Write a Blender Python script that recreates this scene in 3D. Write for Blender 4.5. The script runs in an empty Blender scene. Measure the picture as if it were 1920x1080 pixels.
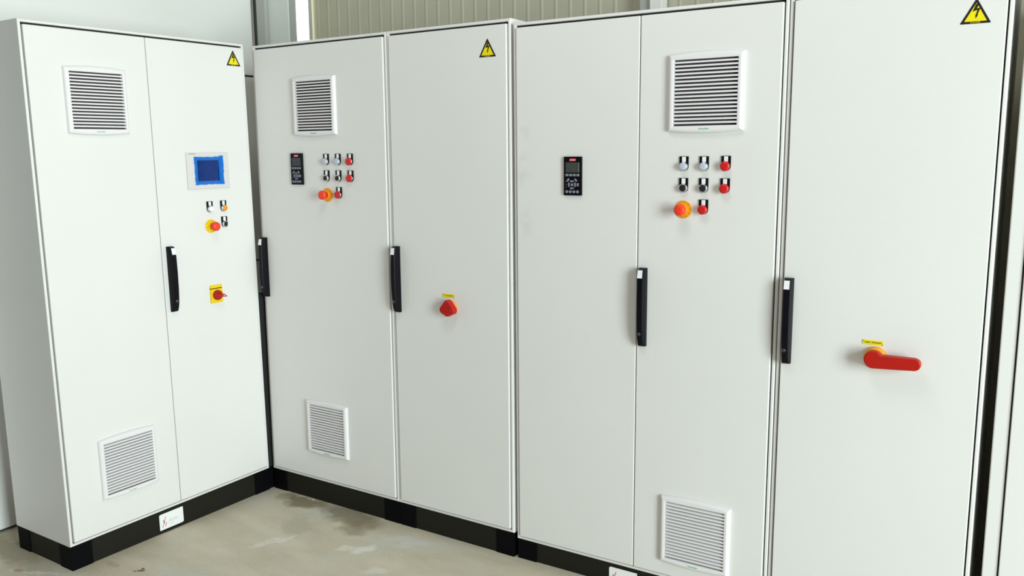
import bpy, bmesh, math
from mathutils import Matrix, Vector

S = bpy.context.scene
COL = S.collection

# ------------------------------------------------------------------ camera
cam_data = bpy.data.cameras.new('camera')
cam = bpy.data.objects.new('camera', cam_data)
COL.objects.link(cam)
CR = Vector((0.84073114, 0.54140462, -0.00722345))
CU = Vector((-0.07676211, 0.1323865, 0.98822133))
CF = Vector((-0.53598388, 0.83027396, -0.15286081))
m = Matrix((CR, CU, -CF)).transposed().to_4x4()
m.translation = Vector((3.17126171, -2.74665615, 1.6070373))
cam.matrix_world = m
cam_data.sensor_width = 36.0
cam_data.lens = 1612.98 * 36.0 / 1920.0
cam_data.clip_start = 0.02
S.camera = cam

# ------------------------------------------------------------------ light
W = bpy.data.worlds.new('world')
S.world = W
W.use_nodes = True
bg = W.node_tree.nodes['Background']
bg.inputs[0].default_value = (1.0, 1.0, 0.97, 1)
bg.inputs[1].default_value = 0.20


def area(name, loc, target, sx, sy, power, col):
    d = bpy.data.lights.new(name, 'AREA')
    d.shape = 'RECTANGLE'
    d.size = sx
    d.size_y = sy
    d.energy = power
    d.color = col
    o = bpy.data.objects.new(name, d)
    COL.objects.link(o)
    o.location = loc
    o.rotation_euler = (Vector(target) - Vector(loc)).to_track_quat('-Z', 'Y').to_euler()
    return o


# daylight through the tall hall opening to the right of the cabinets
area('hall_daylight', (7.8, -3.0, 1.75), (0.8, -0.3, 1.0), 2.0, 3.3, 470, (0.865, 1.0, 1.0))
# unseen fill light added above the aisle to lift the back row and floor
area('overhead_fill', (1.9, -1.35, 3.7), (1.9, -1.35, 0), 1.1, 0.9, 22, (1.0, 0.975, 0.93))

S.view_settings.view_transform = 'Standard'
S.view_settings.look = 'None'
S.view_settings.gamma = 1
S.view_settings.use_curve_mapping = False
S.view_settings.exposure = 0.07

# ------------------------------------------------------------------ materials
MATS = {}


def mat(name, col, rough=0.5, metal=0.0, spec=0.5, bump=None, emit=None, coat=0.0, vary=0.0, vscale=3.0):
    if name in MATS:
        return MATS[name]
    M = bpy.data.materials.new(name)
    M.use_nodes = True
    nt = M.node_tree
    b = nt.nodes['Principled BSDF']
    b.inputs['Base Color'].default_value = (*col, 1)
    b.inputs['Roughness'].default_value = rough
    b.inputs['Metallic'].default_value = metal
    b.inputs['Specular IOR Level'].default_value = spec
    b.inputs['Coat Weight'].default_value = coat
    if emit:
        b.inputs['Emission Color'].default_value = (*emit[0], 1)
        b.inputs['Emission Strength'].default_value = emit[1]
    tc = nt.nodes.new('ShaderNodeTexCoord')
    if vary:
        n = nt.nodes.new('ShaderNodeTexNoise')
        n.inputs['Scale'].default_value = vscale
        n.inputs['Detail'].default_value = 4
        nt.links.new(tc.outputs['Object'], n.inputs['Vector'])
        r = nt.nodes.new('ShaderNodeValToRGB')
        r.color_ramp.elements[0].position = 0.3
        r.color_ramp.elements[1].position = 0.7
        r.color_ramp.elements[0].color = (*[c * (1 - vary) for c in col], 1)
        r.color_ramp.elements[1].color = (*[min(1, c * (1 + vary)) for c in col], 1)
        nt.links.new(n.outputs['Fac'], r.inputs[0])
        nt.links.new(r.outputs[0], b.inputs['Base Color'])
    if bump:
        n = nt.nodes.new('ShaderNodeTexNoise')
        n.inputs['Scale'].default_value = bump[0]
        n.inputs['Detail'].default_value = 2
        nt.links.new(tc.outputs['Object'], n.inputs['Vector'])
        bp = nt.nodes.new('ShaderNodeBump')
        bp.inputs['Strength'].default_value = bump[1]
        bp.inputs['Distance'].default_value = 0.001
        nt.links.new(n.outputs['Fac'], bp.inputs['Height'])
        nt.links.new(bp.outputs[0], b.inputs['Normal'])
    MATS[name] = M
    return M


PAINT = mat('grey_powder_coat', (0.775, 0.763, 0.742), 0.42, bump=(900, 0.12), vary=0.012, vscale=2.2)
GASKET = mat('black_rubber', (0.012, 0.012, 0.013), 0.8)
PL_CORNER = mat('plinth_corner_black', (0.002, 0.002, 0.003), 0.6, spec=0.08)
PL_PANEL = mat('plinth_panel_black', (0.012, 0.011, 0.008), 0.55, bump=(600, 0.1), spec=0.2)
VENT = mat('vent_plastic', (0.80, 0.775, 0.785), 0.45)
FILTER = mat('dark_filter', (0.07, 0.058, 0.066), 0.95, spec=0.1)
BLACK = mat('black_plastic', (0.004, 0.003, 0.006), 0.4, spec=0.14)
BLACK_M = mat('black_matt', (0.008, 0.008, 0.009), 0.6)
WHITE = mat('white_plastic', (0.88, 0.88, 0.88), 0.4)
LENS = mat('clear_white_lens', (0.50, 0.56, 0.68), 0.25)
CHROME = mat('chrome', (0.75, 0.76, 0.78), 0.22, metal=1.0)
RED = mat('red_plastic', (0.62, 0.008, 0.012), 0.38)
RED_ES = mat('orange_red_plastic', (0.90, 0.045, 0.012), 0.38)
RED_SW = mat('dark_red_plastic', (0.46, 0.009, 0.004), 0.42, spec=0.3)
YEL = mat('yellow_plastic', (0.88, 0.62, 0.0), 0.45)
YEL_O = mat('amber_plastic', (0.86, 0.36, 0.008), 0.42)
STICKER_Y = mat('yellow_print', (0.85, 0.70, 0.0), 0.5)
INK = mat('black_print', (0.006, 0.003, 0.003), 0.6)
INK_Y = mat('faint_yellow_print', (0.30, 0.22, 0.01), 0.6)
INK_GREY = mat('grey_print', (0.42, 0.45, 0.50), 0.6)
INK_RED = mat('red_print', (0.55, 0.05, 0.09), 0.6)
INK_GREEN = mat('green_print', (0.06, 0.45, 0.16), 0.6)
ORANGE = mat('orange_lens', (0.85, 0.30, 0.015), 0.3)
BEZEL = mat('bezel_plastic', (0.70, 0.66, 0.655), 0.5)
SCREEN = mat('dark_display_glass', (0.02, 0.05, 0.13), 0.3, spec=0.2)
LCD = mat('unlit_grey_display', (0.055, 0.062, 0.055), 0.25)
KEY = mat('grey_rubber_key', (0.20, 0.20, 0.25), 0.5)
LOGO_RED = mat('red_logo', (0.75, 0.01, 0.03), 0.4)
STEEL = mat('zinc_steel', (0.12, 0.12, 0.13), 0.35, metal=0.8)
WALLP = mat('white_sandwich_panel', (0.87, 0.87, 0.84), 0.5, vary=0.02, vscale=1.2)
COLM = mat('pale_painted_steel', (0.70, 0.73, 0.68), 0.5)
COLD = mat('grey_painted_steel', (0.44, 0.455, 0.42), 0.5)
FLASH = mat('dark_joint', (0.05, 0.055, 0.05), 0.8)

# blue protective film: thin tinted transparent foil
FILM = bpy.data.materials.new('blue_protective_film')
FILM.use_nodes = True
nt = FILM.node_tree
nt.nodes.clear()
out = nt.nodes.new('ShaderNodeOutputMaterial')
tr = nt.nodes.new('ShaderNodeBsdfTransparent')
tr.inputs[0].default_value = (0.12, 0.50, 1.0, 1)
di = nt.nodes.new('ShaderNodeBsdfDiffuse')
di.inputs[0].default_value = (0.02, 0.16, 0.60, 1)
gl = nt.nodes.new('ShaderNodeBsdfGlossy')
gl.inputs['Roughness'].default_value = 0.12
m1 = nt.nodes.new('ShaderNodeMixShader')
m1.inputs[0].default_value = 0.10
m2 = nt.nodes.new('ShaderNodeMixShader')
m2.inputs[0].default_value = 0.035
nt.links.new(tr.outputs[0], m1.inputs[1])
nt.links.new(di.outputs[0], m1.inputs[2])
nt.links.new(m1.outputs[0], m2.inputs[1])
nt.links.new(gl.outputs[0], m2.inputs[2])
nt.links.new(m2.outputs[0], out.inputs[0])


# door paint with faint dirt marks (B3 left door)
def dirty_paint():
    M = PAINT.copy()
    M.name = 'grey_powder_coat_marked'
    nt = M.node_tree
    b = nt.nodes['Principled BSDF']
    src = b.inputs['Base Color'].links[0].from_socket
    tc = nt.nodes.new('ShaderNodeTexCoord')
    n = nt.nodes.new('ShaderNodeTexNoise')
    n.inputs['Scale'].default_value = 14
    n.inputs['Detail'].default_value = 5
    nt.links.new(tc.outputs['Object'], n.inputs['Vector'])
    last = src
    for (x, z, rx, rz, st) in ((0.035, 1.60, 0.05, 0.09, 0.35), (0.05, 1.47, 0.06, 0.10, 0.30), (0.055, 1.29, 0.04, 0.10, 0.35),
                               (0.115, 1.22, 0.012, 0.012, 0.8), (0.30, 0.82, 0.05, 0.06, 0.2)):
        mp = nt.nodes.new('ShaderNodeMapping')
        mp.vector_type = 'POINT'
        mp.inputs['Location'].default_value = (-x / rx, 0, -z / rz)
        mp.inputs['Scale'].default_value = (1 / rx, 0, 1 / rz)
        nt.links.new(tc.outputs['Object'], mp.inputs[0])
        g = nt.nodes.new('ShaderNodeTexGradient')
        g.gradient_type = 'SPHERICAL'
        nt.links.new(mp.outputs[0], g.inputs[0])
        mm = nt.nodes.new('ShaderNodeMath')
        mm.operation = 'MULTIPLY'
        r = nt.nodes.new('ShaderNodeValToRGB')
        r.color_ramp.elements[0].position = 0.48
        r.color_ramp.elements[1].position = 0.72
        nt.links.new(n.outputs['Fac'], r.inputs[0])
        nt.links.new(g.outputs['Fac'], mm.inputs[0])
        nt.links.new(r.outputs[0], mm.inputs[1])
        m3 = nt.nodes.new('ShaderNodeMath')
        m3.operation = 'MULTIPLY'
        m3.inputs[1].default_value = st
        nt.links.new(mm.outputs[0], m3.inputs[0])
        mx = nt.nodes.new('ShaderNodeMixRGB')
        mx.inputs[2].default_value = (0.42, 0.42, 0.28, 1)
        nt.links.new(m3.outputs[0], mx.inputs[0])
        nt.links.new(last, mx.inputs[1])
        last = mx.outputs[0]
    nt.links.new(last, b.inputs['Base Color'])
    return M


PAINT_MARKED = dirty_paint()


# ------------------------------------------------------------------ mesh helpers
def link(name, me, material, parent=None, loc=(0, 0, 0)):
    o = bpy.data.objects.new(name, me)
    COL.objects.link(o)
    o.location = loc
    if parent:
        o.parent = parent
    if material and not me.materials:
        me.materials.append(material)
    return o


def bm_obj(name, bm, material, parent=None, loc=(0, 0, 0), smooth=False):
    me = bpy.data.meshes.new(name)
    bmesh.ops.recalc_face_normals(bm, faces=bm.faces[:])
    bm.to_mesh(me)
    bm.free()
    if smooth:
        for p in me.polygons:
            p.use_smooth = True
    return link(name, me, material, parent, loc)


def add_box(bm, x0, x1, y0, y1, z0, z1, bev=0.0, seg=2):
    r = bmesh.ops.create_cube(bm, size=1)
    vs = r['verts']
    for v in vs:
        v.co = Vector((x0 + (v.co.x + .5) * (x1 - x0), y0 + (v.co.y + .5) * (y1 - y0), z0 + (v.co.z + .5) * (z1 - z0)))
    if bev:
        es = set(e for v in vs for e in v.link_edges)
        bmesh.ops.bevel(bm, geom=list(es), offset=bev, segments=seg, affect='EDGES', profile=0.5)


def box(name, x0, x1, y0, y1, z0, z1, material, parent=None, bev=0.0, seg=2, loc=(0, 0, 0)):
    bm = bmesh.new()
    add_box(bm, x0, x1, y0, y1, z0, z1, bev, seg)
    return bm_obj(name, bm, material, parent, loc)


def add_prism(bm, pts, y0, y1):
    """pts (x,z) outline extruded from y0 (front) to y1."""
    a = [bm.verts.new((x, y0, z)) for x, z in pts]
    b = [bm.verts.new((x, y1, z)) for x, z in pts]
    n = len(pts)
    bm.faces.new(a)
    bm.faces.new(b[::-1])
    for i in range(n):
        bm.faces.new((a[i], b[i], b[(i + 1) % n], a[(i + 1) % n]))


def add_loft(bm, loops, cap0=True, cap1=True):
    """loops: list of list of (x,y,z), same count."""
    L = [[bm.verts.new(p) for p in lp] for lp in loops]
    n = len(L[0])
    for a, b in zip(L, L[1:]):
        for i in range(n):
            bm.faces.new((a[i], a[(i + 1) % n], b[(i + 1) % n], b[i]))
    if cap0:
        bm.faces.new(L[0])
    if cap1:
        bm.faces.new(L[-1][::-1])


def circ(r, y, n=32, cx=0, cz=0, sx=1.0):
    return [(cx + sx * r * math.cos(2 * math.pi * i / n), y, cz + r * math.sin(2 * math.pi * i / n)) for i in range(n)]


def turned(name, prof, material, parent, loc, n=32):
    """prof: list of (radius, y) from back to front, axis along y."""
    bm = bmesh.new()
    add_loft(bm, [circ(r, y, n) for r, y in prof])
    o = bm_obj(name, bm, material, parent, loc)
    for p in o.data.polygons:
        p.use_smooth = len(p.vertices) == 4
    return o


TEXT_N = 0


def text_mesh(name, body, size, material, parent, loc, shear=0.0, width=None, align='CENTER'):
    cu = bpy.data.curves.new('tmp_text', 'FONT')
    cu.body = body
    cu.size = size
    cu.shear = shear
    cu.align_x = align
    cu.align_y = 'CENTER'
    cu.resolution_u = 3
    cu.extrude = 0.0002
    cu.fill_mode = 'BOTH'
    t = bpy.data.objects.new('tmp_text', cu)
    COL.objects.link(t)
    dg = bpy.context.evaluated_depsgraph_get()
    me = bpy.data.meshes.new_from_object(t.evaluated_get(dg))
    bpy.data.objects.remove(t)
    bpy.data.curves.remove(cu)
    xs = [v.co.x for v in me.vertices]
    k = 1.0
    if width:
        k = width / (max(xs) - min(xs))
    me.transform(Matrix.Diagonal((k, 1, 1, 1)))
    me.transform(Matrix.Rotation(math.pi / 2, 4, 'X'))
    me.name = name
    return link(name, me, material, parent, loc)


def tag(o, label=None, cat=None, group=None, kind=None):
    if label:
        o['label'] = label
    if cat:
        o['category'] = cat
    if group:
        o['group'] = group
    if kind:
        o['kind'] = kind
    return o


# ------------------------------------------------------------------ setting
def floor_material():
    M = bpy.data.materials.new('worn_concrete')
    M.use_nodes = True
    nt = M.node_tree
    b = nt.nodes['Principled BSDF']
    b.inputs['Roughness'].default_value = 0.6
    b.inputs['Specular IOR Level'].default_value = 0.35
    tc = nt.nodes.new('ShaderNodeTexCoord')

    def noise(scale, detail=5, rough=0.55, vec=None, dist=0.0):
        n = nt.nodes.new('ShaderNodeTexNoise')
        n.inputs['Scale'].default_value = scale
        n.inputs['Detail'].default_value = detail
        n.inputs['Roughness'].default_value = rough
        n.inputs['Distortion'].default_value = dist
        nt.links.new(vec or tc.outputs['Object'], n.inputs['Vector'])
        return n.outputs['Fac']

    def ramp(f, p0, p1, c0=(0, 0, 0), c1=(1, 1, 1)):
        r = nt.nodes.new('ShaderNodeValToRGB')
        r.color_ramp.elements[0].position = p0
        r.color_ramp.elements[1].position = p1
        r.color_ramp.elements[0].color = (*c0, 1)
        r.color_ramp.elements[1].color = (*c1, 1)
        nt.links.new(f, r.inputs[0])
        return r.outputs[0]

    def mix(f, a, c, k=1.0):
        x = nt.nodes.new('ShaderNodeMixRGB')
        if k != 1.0:
            mm = nt.nodes.new('ShaderNodeMath')
            mm.operation = 'MULTIPLY'
            mm.inputs[1].default_value = k
            nt.links.new(f, mm.inputs[0])
            f = mm.outputs[0]
        nt.links.new(f, x.inputs[0])
        nt.links.new(a, x.inputs[1])
        x.inputs[2].default_value = (*c, 1)
        return x.outputs[0]

    # stretched vector for trowel streaks
    mp = nt.nodes.new('ShaderNodeMapping')
    mp.inputs['Rotation'].default_value = (0, 0, math.radians(-50))
    mp.inputs['Scale'].default_value = (1.0, 2.6, 1)
    nt.links.new(tc.outputs['Object'], mp.inputs[0])
    col = ramp(noise(2.6, 6, 0.6, mp.outputs[0], 0.4), 0.32, 0.68, (0.56, 0.505, 0.375), (0.70, 0.64, 0.495))
    col = mix(ramp(noise(3.2, 4, 0.5), 0.5, 0.72), col, (0.60, 0.60, 0.53), 0.7)
    col = mix(ramp(noise(7.0, 7, 0.7, mp.outputs[0]), 0.60, 0.72), col, (0.70, 0.67, 0.58), 0.35)
    col = mix(ramp(noise(11, 6, 0.65), 0.62, 0.75), col, (0.44, 0.38, 0.28), 0.35)
    fine = ramp(noise(160, 3), 0.3, 0.75, (0.88, 0.88, 0.88), (1.08, 1.08, 1.08))
    mu = nt.nodes.new('ShaderNodeMixRGB')
    mu.blend_type = 'MULTIPLY'
    mu.inputs[0].default_value = 1
    nt.links.new(col, mu.inputs[1])
    nt.links.new(fine, mu.inputs[2])
    col = mu.outputs[0]
    # warped coordinates for shaped stains
    nz = nt.nodes.new('ShaderNodeTexNoise')
    nz.inputs['Scale'].default_value = 13
    nz.inputs['Detail'].default_value = 8
    nt.links.new(tc.outputs['Object'], nz.inputs['Vector'])
    sb = nt.nodes.new('ShaderNodeVectorMath')
    sb.operation = 'SUBTRACT'
    sb.inputs[1].default_value = (0.5, 0.5, 0.5)
    nt.links.new(nz.outputs['Color'], sb.inputs[0])
    sc = nt.nodes.new('ShaderNodeVectorMath')
    sc.operation = 'SCALE'
    sc.inputs['Scale'].default_value = 0.13
    nt.links.new(sb.outputs[0], sc.inputs[0])
    ad = nt.nodes.new('ShaderNodeVectorMath')
    nt.links.new(tc.outputs['Object'], ad.inputs[0])
    nt.links.new(sc.outputs[0], ad.inputs[1])

    def spot(x, y, rx, ry, rot, c, k, warp=True, soft=0.5):
        nonlocal col
        m0 = nt.nodes.new('ShaderNodeMapping')
        m0.vector_type = 'TEXTURE'
        m0.inputs['Location'].default_value = (x, y, 0)
        m0.inputs['Rotation'].default_value = (0, 0, math.radians(rot))
        m0.inputs['Scale'].default_value = (rx, ry, 1)
        nt.links.new(ad.outputs[0] if warp else tc.outputs['Object'], m0.inputs[0])
        g = nt.nodes.new('ShaderNodeTexGradient')
        g.gradient_type = 'SPHERICAL'
        nt.links.new(m0.outputs[0], g.inputs[0])
        col = mix(ramp(g.outputs['Fac'], 0.0, soft), col, c, k)

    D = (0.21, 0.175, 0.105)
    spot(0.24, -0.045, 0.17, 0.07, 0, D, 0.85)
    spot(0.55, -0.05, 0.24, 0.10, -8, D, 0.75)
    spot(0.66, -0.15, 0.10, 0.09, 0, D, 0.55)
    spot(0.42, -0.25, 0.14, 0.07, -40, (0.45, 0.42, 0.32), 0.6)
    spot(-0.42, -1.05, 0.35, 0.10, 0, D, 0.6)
    LT = (0.82, 0.79, 0.75)
    spot(0.83, -0.27, 0.07, 0.045, 50, LT, 0.75)
    spot(0.95, -0.10, 0.16, 0.05, 20, (0.68, 0.65, 0.60), 0.7)
    spot(0.76, -0.30, 0.05, 0.02, 50, LT, 0.5)
    spot(0.45, -0.42, 0.13, 0.014, 60, LT, 0.5)
    spot(1.00, -0.38, 0.07, 0.04, 30, (0.75, 0.72, 0.68), 0.6)
    spot(-0.12, -1.10, 0.16, 0.01, 20, (0.75, 0.72, 0.68), 0.6)
    RD = (0.16, 0.03, 0.035)
    spot(0.213, -0.872, 0.022, 0.010, 35, RD, 0.9, False)
    spot(0.205, -0.858, 0.010, 0.008, 0, (0.06, 0.05, 0.05), 0.9, False)
    spot(0.196, -0.888, 0.009, 0.006, 60, (0.06, 0.05, 0.05), 0.9, False)
    spot(-0.20, -1.13, 0.03, 0.015, 20, (0.42, 0.13, 0.10), 0.6, False)
    spot(0.07, -0.90, 0.05, 0.02, 0, (0.42, 0.25, 0.19), 0.4, False)
    nt.links.new(col, b.inputs['Base Color'])
    bp = nt.nodes.new('ShaderNodeBump')
    bp.inputs['Strength'].default_value = 0.35
    bp.inputs['Distance'].default_value = 0.003
    nt.links.new(noise(40, 6, 0.6), bp.inputs['Height'])
    nt.links.new(bp.outputs[0], b.inputs['Normal'])
    return M


WX = -0.62      # left wall plane
BY = 0.72       # back wall plane
tag(box('floor', -1.2, 6.5, -5.0, BY + 0.3, -0.15, 0, floor_material()), kind='structure')

# left wall: flat sandwich panels stacked with a recessed horizontal joint
bm = bmesh.new()
add_box(bm, WX - 0.12, WX - 0.012, -1.35, 0.56, 0, 4.6)
wl = tag(bm_obj('wall_left', bm, FLASH), kind='structure')
for za, zb in ((0.012, 1.03), (1.04, 2.035), (2.045, 3.04), (3.05, 4.6)):
    box('panel', WX - 0.012, WX, -1.35, 0.548, za, zb, WALLP, wl, 0.003)

# unseen dark blocker added past the left wall to darken the left cabinet's side
BLOCKERM = mat('dark_blocker', (0.05, 0.055, 0.06), 0.6)
d1 = tag(bpy.data.objects.new('light_blocker_1', None), kind='structure')
COL.objects.link(d1)
for i in range(5):
    box('blocker_leaf', WX - 0.10, WX - 0.05, -5.0 + 0.728 * i, -4.28 + 0.728 * i, 0.01, 4.6, BLOCKERM, d1, 0.006)

# corrugated back wall (one profiled sheet run)
CORR = mat('weathered_translucent_sheet', (0.50, 0.49, 0.375), 0.6, vary=0.05, vscale=5)
bm = bmesh.new()
pitch = 0.0735
x = WX - 0.1
pf = []
while x < 6.5:
    pf += [(x, BY), (x + 0.050, BY), (x + 0.056, BY - 0.0028), (x + 0.063, BY - 0.0028), (x + 0.069, BY)]
    x += pitch
fr = [[bm.verts.new((a, b_, z)) for a, b_ in pf] for z in (0, 4.6)]
bk = [[bm.verts.new((a, b_ + 0.02, z)) for a, b_ in pf] for z in (0, 4.6)]
for i in range(len(pf) - 1):
    bm.faces.new((fr[0][i], fr[0][i + 1], fr[1][i + 1], fr[1][i]))
    bm.faces.new((bk[0][i], bk[1][i], bk[1][i + 1], bk[0][i + 1]))
tag(bm_obj('wall_back', bm, CORR), kind='structure')

# corner column, bright window strip and mid column in front of the back wall
c = tag(bpy.data.objects.new('trim_1', None), kind='structure')
COL.objects.link(c)
box('flange', -0.602, -0.377, 0.585, 0.603, 0, 4.6, COLM, c, 0.003)
box('cover_strip', -0.598, -0.53, 0.562, 0.584, 0, 4.6, COLD, c, 0.003)
box('joint_seal', -0.619, -0.599, 0.561, 0.600, 0, 4.6, FLASH, c)
box('edge_strip', -0.3765, -0.333, 0.592, 0.600, 0, 4.6, COLD, c, 0.002)
c = tag(bpy.data.objects.new('trim_2', None), kind='structure')
COL.objects.link(c)
box('flange', 1.612, 1.662, BY - 0.06, BY - 0.013, 0, 4.6, COLD, c, 0.003)
box('flange', 1.664, 1.716, BY - 0.075, BY - 0.013, 0, 4.6, WALLP, c, 0.003)
w = tag(bpy.data.objects.new('window_1', None), kind='structure')
COL.objects.link(w)
box('pane', -0.448, -0.330, BY - 0.022, BY - 0.014, 0.9, 4.4, mat('daylit_translucent_pane', (0.9, 0.9, 0.8), 0.5, emit=((1.0, 0.985, 0.86), 1.1)), w)
box('window_frame', -0.330, -0.327, BY - 0.035, BY - 0.012, 0.9, 4.4, COLD, w, 0.001)
box('window_frame', -0.454, -0.448, BY - 0.035, BY - 0.012, 0.9, 4.4, COLD, w, 0.001)

# ------------------------------------------------------------------ cabinets
H = 2.0
PH = 0.1034
RIM, GS, GT, GB = 0.0105, 0.0045, 0.008, 0.0045   # rim width, side / top / bottom gap
FD = -0.006     # door front plane (proud of the frame)


def cabinet(label, mw, u0, w, doors, drop, depth=0.4, stile=RIM, group=None):
    """mw frame matrix; u0 offset along it; doors list of (a, b, paint). Returns the Empty; local x=u, y=depth, z=height above cabinet bottom."""
    root = bpy.data.objects.new('electrical_cabinet', None)
    COL.objects.link(root)
    root.empty_display_size = 0.2
    root.matrix_world = mw @ Matrix.Translation((u0, 0, PH))
    tag(root, label, 'cabinet', group)
    g = 0.001
    # body shell with a rolled front rim around the door opening
    bm = bmesh.new()
    x0, x1 = g, w - g
    s = stile
    loops = [
        [(x0, depth, 0), (x1, depth, 0), (x1, depth, H), (x0, depth, H)],
        [(x0, 0.003, 0), (x1, 0.003, 0), (x1, 0.003, H), (x0, 0.003, H)],
        [(x0 + .001, 0.001, .001), (x1 - .001, 0.001, .001), (x1 - .001, 0.001, H - .001), (x0 + .001, 0.001, H - .001)],
        [(x0 + .003, 0, .003), (x1 - .003, 0, .003), (x1 - .003, 0, H - .003), (x0 + .003, 0, H - .003)],
        [(x0 + s - .0015, 0, RIM - .0015), (x1 - RIM + .0015, 0, RIM - .0015), (x1 - RIM + .0015, 0, H - RIM + .0015), (x0 + s - .0015, 0, H - RIM + .0015)],
        [(x0 + s, 0.0015, RIM), (x1 - RIM, 0.0015, RIM), (x1 - RIM, 0.0015, H - RIM), (x0 + s, 0.0015, H - RIM)],
        [(x0 + s, 0.02, RIM), (x1 - RIM, 0.02, RIM), (x1 - RIM, 0.02, H - RIM), (x0 + s, 0.02, H - RIM)],
    ]
    add_loft(bm, loops)
    bm_obj('body', bm, PAINT, root)
    box('door_seal', x0 + s + .0005, x1 - RIM - .0005, 0.012, 0.0195, RIM + .0005, H - RIM - .0005, GASKET, root)
    for a, b, pm in doors:
        box('door', a, b, FD, 0.0115, RIM + GB, H - RIM - GT, pm, root, 0.0028, 3)
    # plinth: glossy corner shoes and slightly set back panels
    zb = -PH + drop
    cw = 0.088
    pe = bpy.data.objects.new('plinth', None)
    COL.objects.link(pe)
    pe.parent = root
    for a, b in ((x0 + .001, x0 + cw), (x1 - cw, x1 - .001)):
        for c0, c1 in ((0.002, cw), (depth - cw, depth - .002)):
            box('plinth_corner', a, b, c0, c1, zb, -0.0003, PL_CORNER, pe, 0.002)
    box('plinth_panel', x0 + cw + .0005, x1 - cw - .0005, 0.006, 0.009, zb + .001, -0.0005, PL_PANEL, pe)
    for a in (x0 + .005, x1 - .008):
        box('plinth_panel', a, a + .003, cw + .0005, depth - cw - .0005, zb + .001, -0.0005, PL_PANEL, pe)
    return root


def frame_m(o, U, D, Z):
    mm = Matrix((U, D, Z)).transposed().to_4x4()
    mm.translation = Vector(o)
    return mm


ML = frame_m((-0.00210815, -0.02112801, 0.00498117), Vector((0.00529349, 0.99994731, 0.00879572)),
             Vector((-0.99998178, 0.00531878, -0.00285349)), Vector((-0.00290012, -0.00878046, 0.99995725)))
MB = Matrix.Identity(4)
MR = frame_m((1.41075055, 0.00538373, -0.01954725), Vector((0.999911890, 0.0132487374, -0.000826594413)),
             Vector((-0.013245, 0.99990274, 0.00436918)), Vector((0.000884400153, -0.00435784834, 0.999990113)))

sd = RIM + GS + 0.001


# ---- sub-assemblies; all at (x, z) on the door plane, y negative towards the viewer
def vent(root, cx, cz, w=0.252, h=0.247):
    v = bpy.data.objects.new('ventilation_grille', None)
    COL.objects.link(v)
    v.parent = root
    v.location = (cx, FD, cz)
    n = 14
    ow, oh = 0.108, 0.1065   # half opening

    def outer(ins, y, bulge):
        hw, hh = w / 2 - ins, h / 2 - ins
        p = []
        for i in range(n + 1):      # bottom, left to right
            t = -1 + 2 * i / n
            p.append((hw * t, y, -hh - bulge * (1 - t * t)))
        for i in range(n + 1):      # top, right to left
            t = 1 - 2 * i / n
            p.append((hw * t, y, hh + bulge * (1 - t * t)))
        return p

    def inner(y, gx=0.0):
        p = []
        for i in range(n + 1):
            t = -1 + 2 * i / n
            p.append(((ow + gx) * t, y, -oh - gx))
        for i in range(n + 1):
            t = 1 - 2 * i / n
            p.append(((ow + gx) * t, y, oh + gx))
        return p
    bm = bmesh.new()
    add_loft(bm, [outer(0, 0, .007), outer(.0006, -.007, .007), outer(.0025, -.0115, .007), outer(.0065, -.0145, .007), outer(.010, -.0155, .006),
                  inner(-.0150, .001), inner(-.0142), inner(-.001)], cap0=False, cap1=False)
    fr = bm_obj('frame', bm, VENT, v)
    fr['label'] = 'white moulded surround with bowed top and bottom edges'
    box('filter_backing', -ow, ow, -.0012, -.0002, -oh, oh, FILTER, v)
    # slats
    N = 18
    sh = .0055
    p = (2 * oh + sh) / N
    bm = bmesh.new()
    prof = [(-.0142, -.0025), (-.0142, .0024), (-.0132, .0028), (-.0014, .0052), (-.0014, .0034), (-.0130, -.0027)]
    a = [bm.verts.new((-ow, y, z)) for y, z in prof]
    b = [bm.verts.new((ow, y, z)) for y, z in prof]
    bm.faces.new(a)
    bm.faces.new(b[::-1])
    for i in range(len(prof)):
        j = (i + 1) % len(prof)
        bm.faces.new((a[i], b[i], b[j], a[j]))
    first = bm_obj('slat', bm, VENT, v, (0, 0, -oh + p - sh / 2))
    for i in range(2, N):
        link('slat', first.data, None, v, (0, 0, -oh + p * i - sh / 2))
    text_mesh('logo', 'Schneider', 0.0075, INK_GREEN, v, (0, -.0158, -oh - 0.010), width=0.036)
    return v


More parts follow.
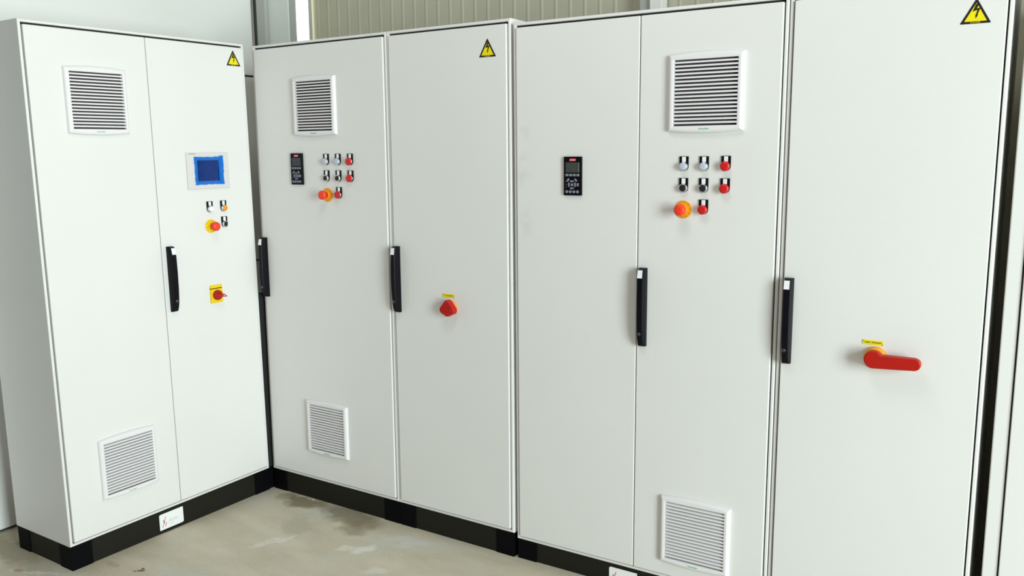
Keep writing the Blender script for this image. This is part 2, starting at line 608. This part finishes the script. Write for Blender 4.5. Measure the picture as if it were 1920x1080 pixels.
def warning(root, cx, z0, wd=0.077, ht=0.068):
    s = bpy.data.objects.new('warning_sign', None)
    COL.objects.link(s)
    s.parent = root
    s.location = (cx, FD, z0)

    def tri(ins, r, y):
        # rounded triangle
        A = [(-wd / 2, 0), (wd / 2, 0), (0, ht)]
        c = Vector((0, ht / 3))
        P = []
        inr = ht * wd / (wd + 2 * math.hypot(wd / 2, ht))
        k = (inr - ins - r) / inr
        ce = Vector((0, inr))
        for i, (a, b_) in enumerate(A):
            q = ce + (Vector((a, b_)) - ce) * k
            base = [-126, -27, 90][i]
            for t in (-60, -30, 0, 30, 60):
                an = math.radians(base + t)
                P.append((q.x + r * math.cos(an), q.y + r * math.sin(an)))
        return P
    bm = bmesh.new()
    add_prism(bm, tri(0, .0018, 0), -.0008, -.0001)
    o = bm_obj('border', bm, INK, s)
    bm = bmesh.new()
    add_prism(bm, tri(0.0062, .001, 0), -.0011, -.0002)
    bm_obj('yellow_field', bm, STICKER_Y, s)
    bm = bmesh.new()
    add_prism(bm, [(-0.001, .0525), (0.0065, .0530), (0.0015, .0400), (0.0105, .0425), (0.0040, .0240), (0.0055, .0240), (0.0000, .0130), (-0.0015, .0240), (0.0002, .0240), (0.0028, .0360), (-.0085, .0325)], -.0014, -.0010)
    bm_obj('lightning_bolt', bm, INK, s)
    text_mesh('caption', 'DANGER', 0.004, YEL, s, (0.0, -.0012, 0.0032), width=0.024)
    return s


def handle(root, cx):
    """swing handle, base centre cx, z range .855-1.133"""
    h = bpy.data.objects.new('swing_handle', None)
    COL.objects.link(h)
    h.parent = root
    h.location = (cx, FD, 0.993)
    hw, L = 0.0145, 0.139
    bm = bmesh.new()
    loops = []
    #  z, depth, half front width
    st = [(-L, .012, .012), (-L + .004, .018, .0115), (-L + .022, .0265, .0105), (-L + .045, .031, .0105), (-.04, .0345, .0105), (.03, .0355, .0105), (L - .045, .034, .0105), (L - .012, .030, .0100), (L - .004, .027, .0098), (L, .017, .0100)]
    for z, d, fw in st:
        loops.append([(-hw, 0, z), (-hw + .001, -d * .45, z), (-fw, -d * .93, z), (-fw + .0015, -d, z), (fw - .0015, -d, z), (fw, -d * .93, z), (hw - .001, -d * .45, z), (hw, 0, z)])
    add_loft(bm, loops)
    bm_obj('grip', bm, BLACK, h)
    # white label following the top of the front face
    bm = bmesh.new()
    za, zb = L - .033, L - .006
    da, db = .0349, .0284
    vs = [(-.0095, -da, za), (.0075, -da, za), (.0075, -db, zb), (-.0095, -db, zb)]
    f = [bm.verts.new((x, y - .0012, z)) for x, y, z in vs]
    b_ = [bm.verts.new((x, y + .002, z)) for x, y, z in vs]
    bm.faces.new(f)
    bm.faces.new(b_[::-1])
    for i in range(4):
        j = (i + 1) % 4
        bm.faces.new((f[i], b_[i], b_[j], f[j]))
    bm_obj('white_insert', bm, WHITE, h)['label'] = 'white square insert at the top of the black handle'
    turned('lock_cylinder', [(.0062, -.028), (.0062, -.0325), (.0050, -.0335)], STEEL, h, (-.002, 0, -.092), 20)
    box('key_slot', -.0028, -.0012, -.0338, -.0330, -.0955, -.0885, BLACK_M, h)
    return h


def button(root, cx, cz, kind):
    """22 mm push button under a black legend holder; cz is the button centre"""
    b = bpy.data.objects.new('push_button', None)
    COL.objects.link(b)
    b.parent = root
    b.location = (cx, FD, cz)
    # legend holder
    pts = [(-.0155, .033), (-.0155, 0)]
    for i in range(1, 12):
        an = math.pi + math.pi * i / 12
        pts.append((.0155 * math.cos(an), .0155 * math.sin(an)))
    pts += [(.0155, 0), (.0155, .033)]
    bm = bmesh.new()
    add_prism(bm, pts, -.0035, -.0001)
    bm_obj('legend_holder', bm, BLACK, b)
    box('legend_plate', -.0065, .0065, -.0046, -.0030, .0145, .0315, WHITE, b, .0004, 1)
    if kind == 'red':
        turned('collar', [(.0138, -.0030), (.0138, -.0065), (.0130, -.008)], CHROME, b, (0, 0, 0))
        turned('cap', [(.0125, -.0075), (.0135, -.0090), (.0158, -.0110), (.0160, -.0150), (.0145, -.0178), (.008, -.0192)], RED, b, (0, 0, 0))['label'] = 'red mushroom-shaped cap'
    else:
        turned('collar', [(.0150, -.0030), (.0150, -.0080), (.0138, -.0120), (.0118, -.0135), (.0112, -.0115)], CHROME, b, (0, 0, 0))
        mm = dict(lens=LENS, black=BLACK_M, white=WHITE, orange=ORANGE)[kind]
        r = .0110 if kind == 'black' else .0120
        ex = .0135 if kind == 'black' else .0165
        turned('cap', [(r - .0002, -.0105), (r, -ex + .001), (r - .0015, -ex), (r * .5, -ex - .0006)], mm, b, (0, 0, 0))
    return b


def estop(root, cx, cz, plate):
    e = bpy.data.objects.new('emergency_stop_button', None)
    COL.objects.link(e)
    e.parent = root
    e.location = (cx, FD, cz)
    turned('legend_disc', [(.030, -.0001), (.030, -.0022), (.0292, -.0028)], plate, e, (0, 0, 0), 48)['label'] = 'yellow legend disc behind the red mushroom head'
    bm = bmesh.new()
    for k in range(10):      # dark lettering marks round the disc
        an = math.radians(36 * k + 8)
        cx_, cz_ = .0245 * math.cos(an), .0245 * math.sin(an)
        t = Vector((-math.sin(an), math.cos(an)))
        n = Vector((math.cos(an), math.sin(an)))
        q = [Vector((cx_, cz_)) + t * a * .0028 + n * b_ * .0012 for a, b_ in ((-1, -1), (1, -1), (1, 1), (-1, 1))]
        add_prism(bm, [(v.x, v.y) for v in q], -.0031, -.0026)
    bm_obj('lettering', bm, INK_Y, e)
    turned('collar', [(.0155, -.0025), (.0155, -.0090), (.0145, -.0105)], plate, e, (0, 0, 0))
    turned('mushroom_head', [(.0125, -.0100), (.0128, -.022), (.0175, -.0255), (.0196, -.029), (.0200, -.035), (.0188, -.0405), (.0150, -.0440), (.0075, -.0458)], RED_ES, e, (0, 0, 0), 48)['label'] = 'bright orange-red mushroom head'
    return e


def keypad(root, x0, z0):
    """drive control keypad 72 x 138 mm, lower left corner x0,z0"""
    k = bpy.data.objects.new('drive_keypad', None)
    COL.objects.link(k)
    k.parent = root
    k.location = (x0, FD, z0)
    w, h = .0725, .1385
    box('housing', 0, w, -.009, -.0001, 0, h, BLACK, k, .002, 2)
    box('display', .0085, w - .0095, -.0096, -.0085, .082, .118, LCD, k, .0004, 1)
    bm = bmesh.new()
    pts = [(.0235, .1225), (.048, .1225), (.0505, .1265), (.0505, .1315), (.026, .1315), (.0235, .1275)]
    add_prism(bm, pts, -.0098, -.0085)
    bm_obj('logo_badge', bm, LOGO_RED, k)['label'] = 'small red badge with white lettering'
    text_mesh('logo', 'Danfoss', 0.0075, WHITE, k, (.037, -.0101, .127), shear=0.35, width=0.021)
    for i in range(4):
        box('key', .008 + i * .0148, .0195 + i * .0148, -.0112, -.0085, .0685, .0775, KEY, k, .001, 1)
        turned('key', [(.0056, -.0085), (.0056, -.0108), (.0048, -.0113)], KEY, k, (.0135 + i * .0145, 0, .0135), 16)
    cx, cz = .0345, .0385

    def arc_key(a0, a1, r0, r1):
        bm = bmesh.new()
        n = 7
        pts = [(cx + r1 * math.cos(math.radians(a0 + (a1 - a0) * i / n)), cz + r1 * math.sin(math.radians(a0 + (a1 - a0) * i / n))) for i in range(n + 1)]
        pts += [(cx + r0 * math.cos(math.radians(a1 - (a1 - a0) * i / n)), cz + r0 * math.sin(math.radians(a1 - (a1 - a0) * i / n))) for i in range(n + 1)]
        add_prism(bm, pts, -.0112, -.0085)
        bm_obj('key', bm, KEY, k)
    for a in (90, 0, 180, 270):
        arc_key(a - 32, a + 32, .0098, .0160)
    arc_key(118, 148, .0195, .0265)
    arc_key(32, 62, .0195, .0265)
    arc_key(-12, 14, .0200, .0275)
    turned('key', [(.0052, -.0085), (.0052, -.0110), (.0044, -.0115)], KEY, k, (cx, 0, cz), 18)
    turned('indicator', [(.0016, -.0085), (.0016, -.0098)], KEY, k, (.0105, 0, .0490), 10)
    turned('indicator', [(.0016, -.0085), (.0016, -.0098)], KEY, k, (.0105, 0, .0395), 10)
    turned('indicator', [(.0016, -.0085), (.0016, -.0098)], KEY, k, (.0105, 0, .0300), 10)
    return k


def name_tag(root, x0, x1, z0, z1, body):
    t = bpy.data.objects.new('engraved_tag', None)
    COL.objects.link(t)
    t.parent = root
    t.location = ((x0 + x1) / 2, FD, (z0 + z1) / 2)
    w, h = (x1 - x0) / 2, (z1 - z0) / 2
    box('tag_plate', -w, w, -.0014, -.0001, -h, h, STICKER_Y, t, .0004, 1)
    text_mesh('lettering', body, 0.0062, INK, t, (0, -.0016, 0), width=2 * w * .84)
    for sx, sz in ((-1, 1), (1, -1)):
        turned('rivet', [(.0013, -.001), (.0013, -.0022)], BLACK_M, t, (sx * (w - .0022), 0, sz * (h - .0024)), 10)
    return t


def plinth_sticker(root, x0, x1, z0, z1, y=0.0058):
    t = bpy.data.objects.new('plinth_sticker', None)
    COL.objects.link(t)
    t.parent = root
    t.location = ((x0 + x1) / 2, y, (z0 + z1) / 2)
    w, h = (x1 - x0) / 2, (z1 - z0) / 2
    r = .007
    pts = []
    for (cx, cz, a0, rr) in ((w, h, 0, .0015), (-w, h, 90, r), (-w, -h, 180, .0015), (w, -h, 270, r)):
        sx = 1 if cx > 0 else -1
        sz = 1 if cz > 0 else -1
        for i in range(5):
            an = math.radians(a0 + 22.5 * i)
            pts.append((cx - sx * rr + rr * math.cos(an), cz - sz * rr + rr * math.sin(an)))
    bm = bmesh.new()
    add_prism(bm, pts, -.0010, -.0001)
    bm_obj('sticker_sheet', bm, WHITE, t)['label'] = 'white maker plate with faint red and grey print'
    bm = bmesh.new()
    for q in ([(-.048, -.026), (-.045, -.026), (-.026, .020), (-.029, .020)],
              [(-.034, -.024), (-.031, -.024), (-.024, -.006), (-.027, -.006)],
              [(-.043, .006), (-.040, .008), (-.033, -.008), (-.036, -.010)]):
        add_prism(bm, q, -.0013, -.0009)
    bm_obj('red_emblem', bm, INK_RED, t)
    bm = bmesh.new()
    xx = -.014
    for hh_, ww in ((.010, .002), (.018, .002), (.010, .006), (.010, .002), (.018, .002), (.010, .006), (.010, .006)):
        add_box(bm, xx, xx + .0014, -.0013, -.0009, -.010, -.010 + hh_)
        if ww > .003:
            add_box(bm, xx + .0014, xx + ww, -.0013, -.0009, -.010 + hh_ - .0014, -.010 + hh_)
            add_box(bm, xx + .0014, xx + ww, -.0013, -.0009, -.010, -.0086)
        xx += ww + .0036
    add_box(bm, -.014, .012, -.0013, -.0009, -.0200, -.0185)
    o = bm_obj('grey_print', bm, INK_GREY, t)
    return t


# ================= left cabinet (faces +x), local origin at its near end
cabL = cabinet('leftmost grey two-door cabinet with a blue touch screen, at right angles to the row', ML, -1.0, 1.0,
               [(sd, .4985, PAINT), (.5015, 1 - sd, PAINT)], -0.006)
vent(cabL, .270, 1.7215)
vent(cabL, .270, .268)
warning(cabL, .9335, 1.900)
handle(cabL, .536)
box('gap_shade_strip', 1.0005, 1.062, .012, .030, .0, .86, GASKET, cabL, .001)['label'] = 'added black strip standing in for the shade in the corner gap'  # black strip added as the shade in the lower corner gap
box('plinth_corner', 1.001, 1.062, .008, .09, -PH - .005, -.0003, PL_CORNER, [c for c in cabL.children if c.name.startswith('plinth')][0], .001)
# touch panel
hm = bpy.data.objects.new('touch_panel', None)
COL.objects.link(hm)
hm.parent = cabL
hm.location = (.7575, FD, 1.443)
bm = bmesh.new()


def rect(hw, hh, y):
    return [(-hw, y, -hh), (hw, y, -hh), (hw, y, hh), (-hw, y, hh)]


add_loft(bm, [rect(.108, .078, -.0001), rect(.108, .078, -.006), rect(.1055, .0755, -.008), rect(.060, .050, -.008), rect(.058, .048, -.0055)], cap0=True, cap1=True)
bm_obj('bezel', bm, BEZEL, hm)['label'] = 'pale pinkish grey bezel'
box('display', -.0555, .0555, -.0072, -.0050, -.0445, .0445, SCREEN, hm, .0005, 1)
text_mesh('maker_mark', 'Schneider', 0.006, mat('dark_teal_print', (0.02, 0.12, 0.12), 0.5), hm, (-.080, -.0083, .0725), width=0.034)
# crinkled film
import random
random.seed(4)
bm = bmesh.new()
nx, nz = 16, 13
g = []
for j in range(nz + 1):
    row = []
    for i in range(nx + 1):
        x_ = -.073 + .150 * i / nx
        z_ = -.060 + .122 * j / nz
        if i in (0, nx):
            x_ += random.uniform(-.0018, .0018)
        if j in (0, nz):
            z_ += random.uniform(-.0015, .0015) + (.002 if j == nz and i > nx - 3 else 0) - (.003 * math.sin(math.pi * i / nx) if j == nz else 0)
        amp = .0022 if i > nx - 5 else .0005
        y_ = -.0105 - random.uniform(0, amp)
        row.append(bm.verts.new((x_, y_, z_)))
    g.append(row)
for j in range(nz):
    for i in range(nx):
        bm.faces.new((g[j][i], g[j][i + 1], g[j + 1][i + 1], g[j + 1][i]))
bm_obj('protective_film', bm, FILM, hm, smooth=True)['label'] = 'crinkled blue protective film over the screen'

button(cabL, .754, 1.276, 'white')
button(cabL, .8265, 1.276, 'orange')
button(cabL, .8265, 1.205, 'black')
estop(cabL, .755, 1.200, YEL)
# rotary main switch with square yellow plate
ms = bpy.data.objects.new('main_switch', None)
COL.objects.link(ms)
ms.parent = cabL
ms.location = (.755, FD, .893)
box('yellow_plate', -.031, .031, -.009, -.0001, -.035, .028, YEL, ms, .001, 2)
box('label_strip', -.031, .031, -.007, -.0001, .0315, .045, YEL, ms, .001, 2)
box('dark_joint', -.031, .031, -.0062, -.0001, .0285, .031, INK, ms)
turned('knob_base', [(.0225, -.009), (.0225, -.019), (.019, -.024)], RED_SW, ms, (0, 0, 0), 40)
bm = bmesh.new()
add_box(bm, -.026, .026, -.047, -.020, -.0075, .0075, .003, 3)
for v in bm.verts:
    if v.co.y < -.04:
        v.co.z *= .6
bmesh.ops.rotate(bm, verts=bm.verts[:], cent=(0, 0, 0), matrix=Matrix.Rotation(math.radians(8), 3, 'Y'))
bm_obj('knob_grip', bm, RED_SW, ms)
box('white_glint', .004, .024, -.0478, -.0470, -.0012, .0012, WHITE, ms)  # white bar painted in as the glint on the knob grip
plinth_sticker(cabL, .394, .512, -.088, -.017)

# ================= back row, first cabinet
cab1 = cabinet('grey single-door cabinet in the inner corner with keypad, buttons and two grilles', MB, 0, .8,
               [(sd, .8 - sd, PAINT)], 0.0)
vent(cab1, .392, 1.7195)
vent(cab1, .392, .264)
keypad(cab1, .234, 1.3795)
handle(cab1, .0325)
for x_, z_, k_ in ((.4475, 1.481, 'lens'), (.5175, 1.481, 'lens'), (.5880, 1.481, 'red'),
                   (.4475, 1.410, 'black'), (.5175, 1.410, 'black'), (.5880, 1.410, 'red'), (.5175, 1.3385, 'red')):
    button(cab1, x_, z_, k_)
estop(cab1, .4475, 1.3370, YEL_O)

cab2 = cabinet('narrow grey single-door cabinet with a round red rotary switch, second in the back row', MB, .8, .6,
               [(sd, .6 - sd, PAINT)], 0.0)
warning(cab2, .5005, 1.867)
handle(cab2, .0345)
name_tag(cab2, .268, .328, .9365, .951, 'ГЛАВЕН')
rs = bpy.data.objects.new('rotary_switch', None)
COL.objects.link(rs)
rs.parent = cab2
rs.location = (.311, FD, .897)
turned('amber_disc', [(.0275, -.0001), (.0275, -.008), (.0255, -.010)], YEL_O, rs, (0, 0, 0), 40)
bm = bmesh.new()


def rtri(s, y, cz=0.0):
    P = []
    # rounded triangle with broad lower corners
    for (ax, az, rr) in ((0, .016, .017), (-.020, -.007, .016), (0, -.012, .020), (.020, -.007, .016)):
        base = {(0, .016): 90, (-.020, -.007): 190, (0, -.012): 270, (.020, -.007): -10}[(ax, az)]
        for t in (-45, -22, 0, 22, 45):
            an = math.radians(base + t)
            P.append((s * (ax + rr * math.cos(an)), y, cz + s * (az + rr * math.sin(an))))
    return P


add_loft(bm, [rtri(.96, -.010), rtri(1.05, -.014), rtri(1.05, -.028), rtri(1.01, -.033), rtri(.90, -.0365)])
o = bm_obj('red_knob', bm, RED_SW, rs)
o['label'] = 'rounded three-cornered red knob'
bm = bmesh.new()
add_box(bm, -.024, .024, -.039, -.034, -.009, .002, .002, 3)
bm_obj('knob_ridge', bm, RED_SW, rs)

# ================= back row, right group (slightly lower and turned)
cab3 = cabinet('wide grey two-door cabinet with keypad on its left door and buttons on its right', MR, 0, .9975,
               [(sd, .506, PAINT_MARKED), (.5095, .9975 - sd, PAINT)], 0.020)
vent(cab3, .742, 1.7205)
vent(cab3, .742, .1945)
keypad(cab3, .2195, 1.3775)
handle(cab3, .533)
for x_, z_, k_ in ((.6725, 1.482, 'lens'), (.7420, 1.482, 'lens'), (.8155, 1.483, 'red'),
                   (.6725, 1.4105, 'black'), (.7420, 1.4105, 'black'), (.8145, 1.4105, 'red'), (.7435, 1.340, 'red')):
    button(cab3, x_, z_, k_)
estop(cab3, .6730, 1.3385, YEL_O)
plinth_sticker(cab3, .406, .520, -.088, -.017)

cab4 = cabinet('grey single-door cabinet with a long red lever handle, right of the wide cabinet', MR, .9985, .5985,
               [(sd, .5985 - sd, PAINT)], 0.020)
warning(cab4, .5070, 1.873)
handle(cab4, .0350)
name_tag(cab4, .262, .322, .9425, .9565, 'ГЛАВЕН  ПРЕКЪСВАЧ')
lv = bpy.data.objects.new('lever_switch', None)
COL.objects.link(lv)
lv.parent = cab4
lv.location = (.302, FD, .904)
turned('amber_disc', [(.034, -.0001), (.034, -.006), (.032, -.012), (.026, -.016)], YEL_O, lv, (0, 0, 0), 48)
turned('hub', [(.024, -.014), (.0270, -.018), (.0270, -.030)], RED_SW, lv, (0, 0, 0), 48)
bm = bmesh.new()


def lever_loop(s, y):
    P = []
    for i in range(9):
        an = math.radians(-88 + 22 * i)
        P.append((.113 + .0185 * s * math.cos(an), y, -.0005 + .0185 * s * math.sin(an)))
    P.append((.030, y, -.0005 + .0185 * s))
    for i in range(15):
        an = math.radians(32 + 238 * i / 14)
        P.append((.0275 * s * math.cos(an), y, .002 + .0275 * s * math.sin(an)))
    return P


add_loft(bm, [lever_loop(.92, -.022), lever_loop(1, -.025), lever_loop(1, -.042), lever_loop(.95, -.0450), lever_loop(.85, -.0465)])
bm_obj('lever', bm, RED_SW, lv)['label'] = 'long red lever pointing right'

cab5 = cabinet('brightly lit grey cabinet cut off by the right edge of the photo', MR, 1.627, .8,
               [(.044, .8 - sd, PAINT)], 0.020, depth=0.6, stile=.0390)

# ---- small debris on the floor
def tube(name, pts, r, material):
    cu = bpy.data.curves.new(name, 'CURVE')
    cu.dimensions = '3D'
    sp = cu.splines.new('POLY')
    sp.points.add(len(pts) - 1)
    for p_, q in zip(sp.points, pts):
        p_.co = (*q, 1)
    cu.bevel_depth = r
    cu.bevel_resolution = 2
    cu.use_fill_caps = True
    t = bpy.data.objects.new('tmp', cu)
    COL.objects.link(t)
    dg = bpy.context.evaluated_depsgraph_get()
    me = bpy.data.meshes.new_from_object(t.evaluated_get(dg))
    bpy.data.objects.remove(t)
    return link(name, me, material)


pts = []
for i in range(9):
    t = i / 8
    pts.append((.272 + .016 * t, -.012 - .006 * math.sin(t * 2.4), .0016 + .006 * math.sin(t * math.pi)))
tag(tube('wire_offcut', pts, .0014, mat('cream_insulation', (0.8, 0.75, 0.5), 0.5)),
    'tiny curled cream wire offcut on the floor against the black plinth', 'wire')
